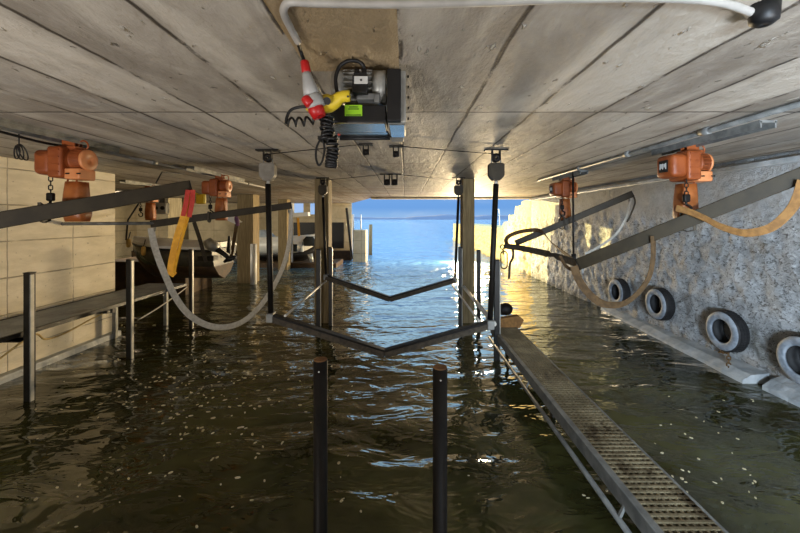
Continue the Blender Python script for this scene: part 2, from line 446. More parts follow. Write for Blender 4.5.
# ------------------------------------------------------------------ columns
def column(name, x0, x1, y0, y1, mat, label, group=None, extra=None):
    mb = MB(); mb.box(((x0+x1)/2,(y0+y1)/2,1.38),(x1-x0,y1-y0,3.76),bev=.012,seg=1)
    return tag(mb.build(name,mat), label, 'column', group)
a, b = P(314,0,8.3).x, P(328,0,8.3).x
column('support_column', a, b, 8.35, 8.75, 'timber','square brown column left of the lake opening')
a, b = P(463,0,8.3).x, P(475,0,8.3).x
column('support_column', a, b, 8.35, 8.75, 'timber','square brown column right of the lake opening')
column('support_column', P(237,0,13.5).x, P(253,0,13.5).x, 13.5, 14.1, 'timber','wide brown column with a white pipe at its foot, in the left bay')
q = P(253,243,13.3)
mb = MB(); mb.cyl((q.x,13.35,-.3),(q.x,13.35,1.45),.11,n=16); tag(mb.build('drain_pipe','white'),'short pale pipe standing against the wide brown column','pipe')
column('support_column', P(278,0,17).x, P(287,0,17).x, 17, 17.5, 'timber','slim brown column behind the white boat, in the left bay')
column('support_column', P(168,0,16).x, P(182,0,16).x, 16, 16.5, 'timber','brown column behind the dark boat, far in the left bay')

# guide posts: square tubes standing in the water
def guide_post(x, y, top, label, w=.085):
    t = thing('guide_post', label, 'post', (x,y,-.4))
    mb = MB(); mb.box((x,y,(top-.4)/2),(w,w,top+.4),bev=.008,seg=2); mb.build('shaft','post_steel',t)
    mb = MB(); mb.box((x+w/2+.006,y-w*.2,(top-.42)/2),(.014,w*.55,top+.38),bev=.002); mb.build('edge_strip','pale_metal',t)  # pale strip paints in the bright reflection along the post's right edge
    mb = MB(); mb.box((x,y,top+.004),(w+.004,w+.004,.012)); mb.build('cap','black_steel',t)
    return t
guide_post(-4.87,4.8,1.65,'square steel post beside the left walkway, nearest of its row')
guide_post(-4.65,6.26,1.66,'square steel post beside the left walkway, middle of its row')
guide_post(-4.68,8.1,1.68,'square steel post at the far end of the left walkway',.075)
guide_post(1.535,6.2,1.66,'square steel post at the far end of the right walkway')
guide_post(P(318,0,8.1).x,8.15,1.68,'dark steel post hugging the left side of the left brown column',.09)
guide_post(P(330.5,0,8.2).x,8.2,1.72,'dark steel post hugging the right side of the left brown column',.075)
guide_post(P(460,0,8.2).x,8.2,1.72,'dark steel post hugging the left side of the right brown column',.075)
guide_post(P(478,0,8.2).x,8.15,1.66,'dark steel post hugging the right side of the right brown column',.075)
for px, Y, top, lb in ((320.5,1.8,1.665,'left of the two round dark posts in the foreground water'),(440,1.73,1.655,'right of the two round dark posts in the foreground water')):
    x = P(px,0,Y).x
    t = thing('round_post', lb, 'post', (x,Y,-.5))
    mb = MB(); mb.cyl((x,Y,-.5),(x,Y,top),.034,n=24); mb.build('shaft','black_steel',t)
    mb = MB(); mb.cyl((x,Y,top),(x,Y,top+.004),.032,n=24); mb.build('cap','brown_cap',t)
    mb = MB(); mb.cyl((x,Y-.03,top-.045),(x,Y-.036,top-.045),.004,n=8); mb.build('screw','pale_metal',t)

# ------------------------------------------------------------------ walkways
def walkway(name, label, x0, x1, y0, y1, z, pitch_x, pitch_y, mats, side_w, bar_t, rail_h=.12, side_r=None):
    side_r = side_r or side_w
    t = thing(name, label, 'walkway', ((x0+x1)/2,(y0+y1)/2,z-.12))
    for nm, xa, sw in (('side_rail',x0,side_w),('side_rail',x1-side_r,side_r)):
        mb = MB(); mb.box((xa+sw/2,(y0+y1)/2,z+.01-rail_h/2),(sw,y1-y0,rail_h),bev=.006); mb.build(nm,mats[1],t)
    mb = MB(); xa, xb = x0+side_w, x1-side_r
    n = int((xb-xa)/pitch_x)
    for i in range(n+1):
        x = xa+(xb-xa)*i/n; mb.box((x,(y0+y1)/2,z-.012),(bar_t,y1-y0,.03))
    m = int((y1-y0)/pitch_y)
    for i in range(m+1):
        y = y0+(y1-y0)*i/m; mb.box(((xa+xb)/2,y,z-.010),(xb-xa,bar_t*1.25,.032))
    mb.build('grating',mats[0],t)
    k = 0; y = y0+.5
    while y < y1:
        mb = MB(); mb.box(((x0+x1)/2,y,z-.085),(x1-x0-.02,.05,.05)); mb.build('cross_member',mats[1],t); y += 1.4
    return t
rw = walkway('grating_walkway','narrow rusty grating walkway low over the water on the right',1.535,1.985,1.1,6.65,.42,.045,.052,('grating','galv'),.055,.017,.12,.02)
mb = MB(); mb.tube([(1.50,1.2,.24),(1.50,6.6,.24)],.022,8); mb.build('lower_rail','galv',rw)
for y in (2.6,4.6,6.5):
    mb = MB(); mb.bar((1.5,y,.24),(1.56,y,.37),.02,.02,(0,1,0)); mb.build('bracket','galv',rw)
for y in (2.2,4.4,6.4):
    mb = MB(); mb.cyl((1.76,y,-.5),(1.76,y,.32),.03,n=10); mb.build('leg','post_steel',rw)
# board lying across the walkway end
mb = MB()
ol = [P(498,329,6.55),P(498,319,6.6),P(519,316,6.62),P(524,320,6.62),P(520,328,6.58)]
mb.prism(ol,(0,.12,.0)); tag(mb.build('end_board','web_tan'),'pale wooden board with a pointed end across the right walkway end','board')
mb = MB(); mb.tube(spline([P(499,312,6.95),P(505,309,6.95),P(511,312,6.95)],4),[.06,.085,.1,.11,.12,.12,.11,.09,.05],12)
tag(mb.build('rubber_fender','black_steel'),'dark rounded rubber lump beyond the right walkway end','fender')
lw = walkway('grating_walkway','dark grey grating walkway along the pale left concrete wall',-5.86,-4.95,1.5,8.4,.88,.05,.045,('fine_grating','post_steel'),.04,.026,.06)
for y in (7.3,8.2):
    mb = MB(); mb.box((-5.3 if y > 8 else -5.72,y,.2),(.07,.07,1.2),bev=.006); mb.build('leg','galv',lw)
for y in (2.6,4.8,6.3):
    mb = MB(); mb.bar((-5.86,y,.79),(-4.96,y,.79),.05,.07); mb.build('support_arm','post_steel',lw)
# rope slung below the left walkway
mb = MB(); pts = [(-5.2,4.2,.3),(-5.0,4.55,.62),(-4.97,4.95,.8),(-5.05,5.2,.66),(-5.15,5.6,.62),(-5.1,6.0,.72),(-5.0,6.35,.82)]
mb.tube(spline(pts,6),.012,8); tag(mb.build('mooring_rope','rope'),'yellowish rope drooping below the dark left walkway','rope')
mb = MB(); mb.tube(spline([P(138,320,6.5),P(158,308,7.0),P(178,294,7.6),P(187,287,8.0)],5),.012,8)
tag(mb.build('mooring_rope','web_grey'),'pale rope stretched from the far end of the left walkway to the water','rope')

# ------------------------------------------------------------------ electric chain hoists
def make_hoist(loc, label):
    x, y, z = loc
    t = thing('chain_hoist', label, 'hoist', loc, 'orange electric chain hoists')
    L = lambda a, b, c: V((x+a, y+b, z+c))
    mb = MB(); mb.box(L(-.215,0,-.27),(.19,.3,.27),bev=.055,seg=4); mb.build('end_housing','orange',t)
    mb = MB(); mb.box(L(-.06,0,-.27),(.16,.33,.34),bev=.03,seg=3)
    for dz in (-.12,-.2,-.28,-.36): mb.box(L(-.06,-.168,dz-.02),(.12,.012,.012))
    mb.build('gear_housing','orange',t)
    mb = MB(); mb.lathe(L(0,0,-.235),(1,0,0),[(.0,.02),(.0,.12),(.05,.12),(.05,.128),(.07,.128),(.07,.12),(.165,.118),(.17,.02)],28)
    for k in range(18):
        a = 2*PI*k/18; mb.box(L(.115,math.cos(a)*.122,-.235+math.sin(a)*.122),(.085,.008,.008),Matrix.Rotation(a,3,'X'))
    mo = mb.build('motor','orange',t)
    mb = MB(); mb.lathe(L(.166,0,-.235),(1,0,0),[(0,.001),(0,.119),(.022,.119),(.032,.108),(.032,.001)],28); mb.build('end_cover','orange_lit',mo)
    mb = MB(); mb.box(L(.095,-.01,-.395),(.17,.22,.12),bev=.015,seg=2); cb = mb.build('control_box','orange_lit',t)
    for sx in (-.06,.06):
        mb = MB(); mb.cyl(L(.095+sx,-.12,-.395),L(.135+sx,-.125,-.395),.008,n=8); mb.build('screw','black_steel',cb)
    mb = MB(); mb.box(L(-.312,0,-.27),(.006,.15,.14),bev=.004); em = mb.build('emblem_plate','dark',t)
    mb = MB()
    for k, (dy, hh) in enumerate(((-.045,.07),(-.02,.04),(.005,.07),(.03,.05),(.05,.07))): mb.box(L(-.316,dy,-.27+(.07-hh)*.3),(.004,.012,hh))
    mb.build('emblem','label',em)
    # suspension
    mb = MB()
    for sy in (-.05,.05): mb.box(L(.0,sy,-.075),(.14,.014,.15),bev=.004)
    mb.box(L(0,0,-.1),(.2,.16,.03),bev=.006)
    for sx in (-.045,.045):
        for sy in (-.032,.032): mb.cyl(L(sx,sy-.008,-.03),L(sx,sy+.008,-.03),.03,n=14)
    mb.build('trolley','orange',t)
    mb = MB(); mb.torus(L(.12,0,-.07),(0,1,0),.055,.009,20,6); mb.build('lifting_eye','orange',t)
    # chain and hook
    mb = MB(); mb.chain(L(-.13,-.12,-.43),L(-.13,-.12,-.62),.055,.032,.006); mb.build('chain','black_steel',t)
    mb = MB(); mb.box(L(-.13,-.12,-.65),(.07,.05,.09),bev=.014)
    mb.tube(spline([L(-.13+a,-.12,c) for a,c in ((0,-.69),(0,-.72),(.05,-.75),(.045,-.81),(-.01,-.83),(-.045,-.79),(-.04,-.755))],5),.013,8)
    mb.build('hook','black_steel',t)
    # chain bag
    mb = MB(); rings = []
    for k in range(7):
        f = k/6; h = -.47-.45*f; sx = .088+.022*f; sy = .075+.025*math.sin(f*2.4)
        ring = []
        for i in range(20):
            a = 2*PI*i/20; c, s_ = math.cos(a), math.sin(a)
            e = .38; wob = 1+.05*math.sin(5*a+f*4)
            ring.append(L(-.0+math.copysign(abs(c)**e,c)*sx*wob, .06+math.copysign(abs(s_)**e,s_)*sy*wob, h))
        rings.append(ring)
    rings[-1] = [L(0,.06,-.92)+(p-L(0,.06,-.92))*.85 for p in rings[-1]]
    mb.skin(rings,True,True,True); mb.build('chain_bag','orange_bag',t)
    for sx in (-.05,.05):
        mb = MB(); mb.tube([L(sx,.0,-.44),L(sx,-.01,-.5)],.009,6); mb.build('bag_strap','orange',t)
    return t
RZ = CEIL-.02
h0 = make_hoist((-3.72,4.14,RZ),'orange electric chain hoist nearest the pale left wall')
def hoist_copy(x, y, label, group='orange electric chain hoists', z=RZ):
    h = copy_tree(h0); h.location = (x,y,z); h['label'] = label; h['group'] = group; return h
hoist_copy(-3.70,7.40,'orange chain hoist behind the yellow sling, left of the wide brown column')
hoist_copy(3.37,4.38,'large orange chain hoist in front of the rough stone wall')
hoist_copy(3.36,7.72,'small orange chain hoist before the bright sunlit quay on the right')
hoist_copy(P(149,0,9.5).x,9.5,'small orange chain hoist far in the left bay above the dark boat',z=CEIL-.02)

# ceiling rails and conduits
def rail(name, x, y0, y1, label, w=.09, h=.05):
    t = thing(name, label, 'rail', (x,(y0+y1)/2,CEIL))
    mb = MB(); mb.box((x,(y0+y1)/2,CEIL-.012),(w,y1-y0,.024)); mb.build('web_plate','galv',t)
    for sx in (-1,1):
        mb = MB(); mb.box((x+sx*w*.42,(y0+y1)/2,CEIL-.04),(.016,y1-y0,.06)); mb.build('edge_strip','galv',t)
    return t
rail('hoist_rail',-3.72,1.5,4.7,'flat steel hoist rail on the ceiling above the nearest left hoist',.2)
rail('hoist_rail',-3.72,6.4,8.4,'short steel hoist rail on the ceiling above the far left hoist',.16)
rail('hoist_rail',3.34,3.4,4.9,'short steel hoist rail on the ceiling above the large right hoist',.16)
rail('hoist_rail',3.34,6.9,8.2,'short steel hoist rail on the ceiling above the small right hoist',.16)
rail('hoist_rail',P(149,0,9.5).x,8.6,10.4,'short ceiling rail above the far left bay hoist',.16)
def conduit(path, r, label, mat, couplings=()):
    t = thing('ceiling_conduit', label, 'conduit', path[0])
    mb = MB(); mb.tube(path, r, 12); mb.build('pipe',mat,t)
    for c in couplings:
        d = V((0,.05,0)); mb = MB(); mb.cyl(V(c)-d,V(c)+d,r*1.45,n=14); mb.build('coupling','galv',t)
        mb = MB(); mb.box(V(c)+V((0,.0,r+.01)),(.03,.03,.03)); mb.build('clip','galv',t)
    return t
zc = CEIL-.035
conduit([(-3.9,4.45,zc),(-3.9,10.5,zc)],.024,'pale conduit pipe along the ceiling over the left hoists','white_pipe',[(-3.9,5.75,zc),(-3.9,9.2,zc)])
conduit([(3.0,1.4,zc),(3.02,8.4,zc)],.026,'grey conduit pipe along the ceiling over the right hoists','galv',[(3.0,5.0,zc),(3.01,6.4,zc),(3.0,3.7,zc),(3.0,2.3,zc)])
# dark cables slung by the left rail
mb = MB(); mb.tube(spline([(-3.9,1.6,CEIL-.05),(-3.92,2.6,CEIL-.09),(-3.9,3.3,CEIL-.06),(-3.88,4.0,CEIL-.09),(-3.84,4.6,CEIL-.05)],6),.014,8)
tag(mb.build('power_cable','dark'),'dark cable slung beside the left ceiling rail','cable')
c = P(17,146,3.75)
mb = MB()
for k in range(3): mb.torus(c+V((.02*k,.01*k,-.06)),(.5,1,.2*k),.07+.006*k,.006,20,6)
mb.tube([c+V((.02,0,.0)),(c.x+.02,c.y,CEIL)],.006,6)
tag(mb.build('cable_loop','dark'),'small coil of black cable hanging under the ceiling at far left','cable')
mb = MB(); mb.tube([PC(184,174,.03),PC(162,171,.03)+V((0,0,-.02)),P(156,183,6.6)],.012,6)
tag(mb.build('drop_cable','dark'),'thin dark cable dropping from the left conduit behind the beam','cable')

# ------------------------------------------------------------------ spreader beams
def beam(p0, p1, w, h, label, ext=None):
    p0, p1 = V(p0), V(p1); d = (p1-p0).normalized()
    t = thing('spreader_beam', label, 'beam', (p0+p1)/2, 'dark steel spreader beams')
    mb = MB(); mb.bar(p0,p1,w,h,bev=.008); mb.build('beam_tube','steel',t)
    for p, s_ in ((p0,-1),(p1,1)):
        mb = MB(); mb.bar(p+d*s_*.0,p+d*s_*.012,w*.98,h*.98); mb.build('end_cap','black_steel',t)
        mb = MB(); c = p-d*s_*.05+V((0,0,-h/2-.03)); mb.link(c,d,(0,0,1),.09,.06,.010); mb.build('shackle','galv',t)
    mid = (p0+p1)/2
    if ext:
        mb = MB(); mb.tube([V(ext),p0+d*.1],.03,10); e = mb.build('extension_tube','galv',t)
    return t
BLN = (P(-62,231,3.5),P(190,187,4.7))
BLF = (P(152,224,7.0),P(291,205.5,7.6))
BRN = (P(579,264,5.0),P(812,171,3.6))
BRF = (P(516,243,7.9),P(632,194,7.2))
beam(*BLN,.1,.165,'dark tilted beam under the nearest left hoist')
beam(*BLF,.09,.135,'dark beam under the far left hoist, crossing the wide brown column',P(40,224,6.2))
beam(*BRN,.1,.155,'dark tilted beam under the large right hoist, before the stone wall')
beam(*BRF,.09,.125,'dark tilted beam under the small right hoist, before the sunlit quay')
def hanger(px, py0, py1, Y, label):   # loop between hoist hook and beam
    mb = MB(); p = P(px,py0,Y)
    x = p.x; mb.link(V((x,Y,(p.z+P(px,py1,Y).z)/2)),(0,1,0),(0,0,1),abs(p.z-P(px,py1,Y).z),.06,.012)
    return tag(mb.build('lifting_link','galv'),label,'shackle')
def on_beam(B, px):
    # point of the beam axis seen at column px
    lo, hi = 0.0, 1.0
    for _ in range(40):
        m = (lo+hi)/2; q = B[0]+(B[1]-B[0])*m
        if CX+F*q.x/q.y < px: lo = m
        else: hi = m
    return B[0]+(B[1]-B[0])*lo
for B, hx, hy, lb in ((BLN,-3.85,4.02,'lifting link between the nearest left hoist and its beam'),(BLF,-3.83,7.28,'lifting link between the far left hoist and its beam'),
                  (BRN,3.24,4.26,'lifting link between the large right hoist and its beam'),(BRF,3.23,7.6,'lifting link between the small right hoist and its beam')):
    px = CX+F*hx/hy; q = on_beam(B,px); top = RZ-.80; z1 = q.z-.1
    mb = MB(); c = V((hx,q.y,(top+z1)/2)); 
    mb.ribbon([V((hx+.0,hy,top)),V((hx+.02,q.y-.075,q.z+.09)),V((hx+.02,q.y-.075,q.z-.1)),V((hx,q.y+.0,q.z-.12)),V((hx-.02,q.y+.075,q.z-.1)),V((hx-.02,q.y+.075,q.z+.09)),V((hx,hy+.01,top))],.035,.008,(1,0,0))
    tag(mb.build('lifting_loop','web_dark'),lb.replace('link','loop'),'sling')

# slings (flat webbing)
def sling(name, pts, w, mat, label, dirs=None, th=.007, n=7, extra=None):
    pp = spline(pts, n); 
    ds = []
    for i in range(len(pp)):
        tg = pp[min(i+1,len(pp)-1)]-pp[max(i-1,0)]
        tg.normalize(); side = tg.cross(V((0,1,0)))
        side = side.normalized() if side.length > 1e-4 else V((1,0,0))
        ds.append(dirs if dirs is not None else (side*.85+V((0,.5,0))))
    mb = MB(); mb.ribbon(pp,w,th,ds)
    return mb, tag
# left: yellow sling with red eyes
t = thing('lifting_sling','yellow webbing sling with red eyes hanging from the left beam end','sling',P(190,194,4.65))
mb,_ = sling('',[P(190,190,4.68),P(184,214,4.66),P(176,240,4.64),P(171,264,4.62),P(171,272,4.62),P(175,275,4.62)],.07,'', '',th=.012); mb.build('band','web_yellow',t)
mb,_ = sling('',[P(174,273,4.60),P(176,262,4.6),P(182,238,4.6),P(188,216,4.62),P(193,192,4.64)],.055,'', '',th=.012); mb.build('band','web_yellow',t)
for a in ([P(188,190,4.6),P(186,203,4.58),P(183,216,4.57)],[P(193,190,4.6),P(192,203,4.58),P(189,217,4.57)]):
    mb,_ = sling('',a,.052,'','',th=.02); e = mb.build('eye','red_web',t); e['label'] = 'red sewn eye of the yellow sling'
# yellow tag block behind
p = P(201,199,4.9); mb = MB(); mb.box(p,(.12,.06,.13),bev=.015); mb.tube([p+V((0,0,.05)),BLN[1]+V((.0,.05,-.06))],.01,6)
tag(mb.build('yellow_buffer','yellow'),'small yellow block hanging beside the red sling eyes','buffer')
# left: long white sling between the ends of the far beam
mb,_ = sling('',[P(151,228,7.0),P(155,248,7.0),P(163,270,7.0),P(176,298,7.05),P(192,317,7.1),P(215,327,7.2),P(240,323,7.3),P(262,304,7.4),P(280,274,7.5),P(289,244,7.55),P(291,210,7.6)],.11,'','',th=.012)
tag(mb.build('lifting_sling','web_grey'),'long pale sling drooping between both ends of the far left beam','sling')
mb = MB(); q = P(290,212,7.55); 
mb.tube([P(292,209,7.56),P(292,262,7.7)],.022,8); tag(mb.build('hanging_strap','white'),'thin white strap hanging straight from the far left beam end','strap')
# right near beam
mb,_ = sling('',[P(676,208,4.12),P(690,212,4.06),P(704,218,4.0),P(722,227,3.92),P(745,233,3.85),P(770,228,3.75),P(788,213,3.66),P(797,199,3.6),P(803,180,3.56)],.085,'','',th=.01)
tag(mb.build('lifting_sling','web_tan'),'tan sling swagged from the large right hoist to the beam end','sling')
mb,_ = sling('',[P(653,236,4.4),P(653,258,4.4),P(649,277,4.42),P(637,294,4.5),P(622,304,4.6),P(604,304,4.7),P(590,295,4.8),P(579,280,4.9),P(574,266,4.95)],.1,'','',th=.01)
tag(mb.build('lifting_sling','web_brown'),'brown sling looping below the near right beam in front of the tyres','sling')
# right far beam
mb,_ = sling('',[P(504,246,7.6),P(520,248,7.2),P(548,254,6.2),P(576,263,5.05)],.11,'','',th=.01)
tag(mb.build('lifting_sling','web_dark'),'taut grey strap joining the two right beams at their low ends','sling')
mb,_ = sling('',[P(508,246,7.9),P(506,240,7.85),P(511,235,7.8),P(524,231,7.7),P(540,231,7.5),P(552,243,6.6),P(564,253,5.8),P(575,262,5.1)],.085,'','',th=.01)
tag(mb.build('lifting_sling','web_brown'),'brown strap looped over the far right beam and down to the near one','sling')
mb,_ = sling('',[P(632,197,7.2),P(629,206,7.2),P(625,220,7.2),P(615,235,7.2),P(600,246,7.2),P(585,254,7.2)],.055,'','',th=.01)
tag(mb.build('lifting_sling','web_grey'),'grey strap hanging in a curve from the high end of the far right beam','sling')
mb,_ = sling('',[P(634,197,7.15),P(635,203,7.15),P(631,214,7.15),P(627,222,7.18)],.045,'','',th=.01)
tag(mb.build('strap_loop','web_dark'),'short dark strap loop at the high end of the far right beam','strap')
mb,_ = sling('',[P(560,256,5.3),P(566,266,5.2),P(574,270,5.1),P(580,268,5.0)],.05,'','',th=.012)
tag(mb.build('strap_loop','web_brown'),'short brown strap loop under the knot of the near right beam','strap')
# shackle with dangling strap
t = thing('hook_shackle','steel ring and long shackle hanging left of the far right beam','shackle',P(504,246,7.6))
mb = MB(); mb.torus(P(502.5,247,7.6),(0,1,0),.045,.012,18,6); mb.build('ring','black_steel',t)
mb = MB(); mb.link(P(504,260,7.6),(0,1,0),(0,0,1),.36,.13,.014); mb.build('shackle','black_steel',t)
mb = MB(); mb.link(P(503.2,252,7.6),(1,0,0),(0,0,1),.1,.05,.01); mb.build('link','black_steel',t)
mb,_ = sling('',[P(513,246,7.65),P(513,257,7.65),P(510,264,7.65),P(509,279,7.65)],.06,'','',th=.012)
tag(mb.build('strap_end','web_dark'),'loose dark strap end dangling beside the steel shackle','strap')
# pendant cable
mb = MB(); mb.tube([P(573,172,7.2),P(573.2,230,7.1),P(573.5,256,7.1)],.02,8); mb.tube([P(573.5,254,7.1),P(574,264,7.1)],.045,8)
tag(mb.build('pendant_control','dark'),'black control cable hanging straight down by the small right hoist','cable')

# left bay rigging
mb,_ = sling('',[P(194,222,9.3),P(200,240,9.4),P(206,262,9.6)],.09,'','',th=.012); tag(mb.build('lifting_sling','web_dark'),'dark sling in the left bay just behind the yellow sling','sling')
mb,_ = sling('',[P(237,222,10.6),P(234,240,10.6),P(231,258,10.6)],.09,'','',th=.012); tag(mb.build('lifting_sling','web_brown'),'brown sling beside the wide brown column in the left bay','sling')
mb = MB(); mb.tube([P(139,203,9.4),P(128,220,9.5),P(126,240,9.6)],.02,8); tag(mb.build('hanging_line','dark'),'dark line running down to the bow of the dark boat','line')
mb = MB(); mb.prism([P(224,219,9.8),P(232,216,9.8),P(241,222,9.8),P(235,224,9.8)],(0,.1,0)); tag(mb.build('hanging_cloth','white'),'white cloth scrap under the far left beam','cloth')
mb = MB(); mb.tube(spline([P(236,216,9.7),P(237,221,9.7),P(238,226,9.7)],3),[.03,.05,.06,.06,.05,.05,.03],8); tag(mb.build('hanging_cloth','purple'),'purple cloth knot under the far left beam','cloth')
mb = MB(); mb.bar(P(293,215,16),P(309,214,16),.35,.16); mb.bar(P(292,215,16),P(292,203,16),.1,.1,(0,1,0)); tag(mb.build('wall_shelf','white'),'small white shelf beam above the white boat','shelf')
mb,_ = sling('',[P(298,218,15.9),P(298.5,226,15.9),P(299,236,15.9)],.1,'','',th=.02); tag(mb.build('hanging_strap','web_yellow'),'thin yellow strap hanging over the white boat','strap')
t = thing('switch_box','pale box with dark knobs on a post in the left bay','box',P(160,209,12))
mb = MB(); mb.box(P(160,208.5,12),(.5,.2,.36),bev=.02); mb.build('case','label',t)
for dx in (-4,3):
    q = P(160+dx,208,11.88); mb = MB(); mb.cyl(q,q+V((0,-.05,0)),.06,n=12); mb.build('knob','dark',t)
mb = MB(); q = P(160,200,12.1); mb.box((q.x,12.2,2.9),(.12,.1,.75)); mb.build('bracket','steel',t)

# ------------------------------------------------------------------ boats of the left bay
def hull_sections(x0, x1, yc, zk, zs, B, zwl, n=18, bow_left=True):
    top, low = [], []
    rings_lo, rings_hi = [], []
    for i in range(n+1):
        f = i/n; g = f if bow_left else 1-f
        x = x0+(x1-x0)*f
        hb = B*min(1,(max(g,.0)*2.2))**.7*(1-.12*max(0,g-.6)) + .015
        sheer = zs+.16*(1-g)**2
        keel = zk+(sheer-zk)*.75*max(0,1-g*3.2)**2
        ch = keel+(sheer-keel)*.45
        rings_hi.append([V((x,yc-hb,sheer)),V((x,yc-hb*.92,ch+(sheer-ch)*.45)),V((x,yc-hb*.8,ch)),V((x,yc+hb*.8,ch)),V((x,yc+hb*.92,ch+(sheer-ch)*.45)),V((x,yc+hb,sheer))])
        rings_lo.append([V((x,yc-hb*.8,ch)),V((x,yc-hb*.45,keel+(ch-keel)*.35)),V((x,yc,keel)),V((x,yc+hb*.45,keel+(ch-keel)*.35)),V((x,yc+hb*.8,ch))])
        top.append((x,hb,sheer))
    return rings_lo, rings_hi, top
# dark boat
x0, x1, yc = P(117,0,10).x, P(214,0,10).x, 10.6
t = thing('motor_boat','dark hulled boat with white deck strip slung in the left bay, bow left','boat',((x0+x1)/2,yc,.6))
lo, hi, top = hull_sections(x0,x1,yc,.66,1.55,.75,1.0)
mb = MB(); mb.skin(hi,True,True,True); mb.build('hull','hull',t)
mb = MB(); mb.skin(lo,True,True,True); b_ = mb.build('hull_bottom','antifoul',t)
mb = MB(); mb.skin([[V((x,yc-h*1.03,z-.02)),V((x,yc-h*1.03,z+.05)),V((x,yc-h*.6,z+.15)),V((x,yc+h*.6,z+.15)),V((x,yc+h*1.03,z+.05)),V((x,yc+h*1.03,z-.02))] for x,h,z in top],True,True,False); mb.build('deck','white',t)
mb = MB(); mb.tube([V((x,yc-h*1.05,z-.05)) for x,h,z in top],.025,8); mb.build('rub_rail','dark',t)
# stern drive (cowl, leg, gearcase, propeller), tilted up
e = thing('outboard_motor','black tilted outboard engine at the stern of the dark boat','engine',P(214,250,9.8))
mb = MB(); mb.tube([P(205,244,9.9),P(208,243,9.9),P(214,247,9.9),P(217,250,9.9)],[.08,.15,.15,.08],14); mb.build('cowl','motor',e)
mb = MB(); mb.tube([P(215,248,9.9),P(224,254,9.9),P(230,259,9.9)],[.075,.06,.05],10); mb.build('leg','dark',e)
mb = MB(); mb.tube([P(224,262,9.9),P(229,259,9.9),P(236,257,9.9)],[.03,.08,.05],10); gc = mb.build('gearcase','dark',e)
mb = MB()
for k in range(3):
    a = 2*PI*k/3; c = P(236,257,9.9); mb.prism([c,c+V((.03,math.cos(a)*.12-.04*math.sin(a),math.sin(a)*.12)),c+V((-.01,math.cos(a)*.14,math.sin(a)*.14)),c+V((-.03,math.cos(a)*.1+.05*math.sin(a),math.sin(a)*.1))],(.012,0,0))
mb.build('propeller','galv',gc)
mb = MB(); mb.bar(P(200,258,9.9),P(216,258,9.9),.25,.12); mb.build('bracket','black_steel',e)
mb = MB(); mb.prism([P(226,252,9.9),P(228,236,9.9),P(230,236,9.9),P(230,254,9.9)],(0,.06,0)); mb.build('tiller','black_steel',e)
# fenders
for px, py, lb in ((128.5,243,'small yellow fender at the bow of the dark boat'),(143.5,251,'small yellow fender hanging amidships on the dark boat')):
    q = P(px,py,9.72 if px > 140 else 9.95)
    t = thing('boat_fender', lb, 'fender', q)
    mb = MB(); mb.tube([q+V((0,0,d)) for d in (-.12,-.1,-.03,.05,.1,.12)],[.02,.05,.055,.055,.05,.02],12); mb.build('body','fender',t)
    mb = MB(); mb.tube([q+V((0,0,.1)),q+V((.03,.03,.3))],.012,6); mb.build('lanyard','dark',t)
# dark mooring platform edge by the boat
mb = MB(); mb.box((P(152,0,11.8).x,12.2,.45),(2.6,1.6,1.2),bev=.03); tag(mb.build('boat_dock','antifoul'),'dark brown landing stage behind the left walkway under the boat','dock')
# white boat with windscreen
x0, x1, yc = P(256,0,18).x, P(317,0,18).x, 18.6
t = thing('motor_boat','white motor boat with dark windscreen behind the left brown column','boat',((x0+x1)/2,yc,.2))
lo, hi, top = hull_sections(x0,x1,yc,.25,1.25,.95,.6,18,False)
mb = MB(); mb.skin(hi,True,True,True); mb.build('hull','white',t)
mb = MB(); mb.skin(lo,True,True,True); mb.build('hull_bottom','dark',t)
mb = MB(); mb.skin([[V((x,yc-h,z)),V((x,yc-h*.7,z+.2)),V((x,yc+h*.7,z+.2)),V((x,yc+h,z))] for x,h,z in top],True,True,False); mb.build('deck','white',t)
mb = MB(); ol = [P(304,246,17.9),P(303,240,17.9),P(306,236.5,17.9),P(313,236.5,17.9),P(315.5,242,17.9),P(315,246,17.9)]
mb.prism(ol,(0,1.3,0)); mb.build('windscreen','glass',t)
mb = MB(); mb.skin([[P(256+d,252-0*d,18.0)+V((0,s_,0)) for s_ in (0,)]+[P(256+d,246-ht,18.0),P(256+d,246-ht,18.0)+V((0,1.2,0)),P(256+d,252,18.0)+V((0,1.2,0))] for d,ht in ((0,14),(4,16),(8,12),(14,5),(22,3),(30,3),(38,4),(44,7),(47,4))],True,True,True); mb.build('boat_cover','tarp',t)
mb = MB(); mb.box(P(294.5,248,17.55),(.28,.1,.36),bev=.04); mb.build('vent','glass',t)
mb = MB(); mb.tube([P(310,254,17.5),P(312,262,17.5)],[.12,.08],10); mb.build('outboard_leg','motor',t)
mb = MB(); mb.box((-5.4,18.8,-.02),(4.2,2.0,.5),bev=.04); tag(mb.build('boat_dock','antifoul'),'brown landing stage below the white boat','dock')

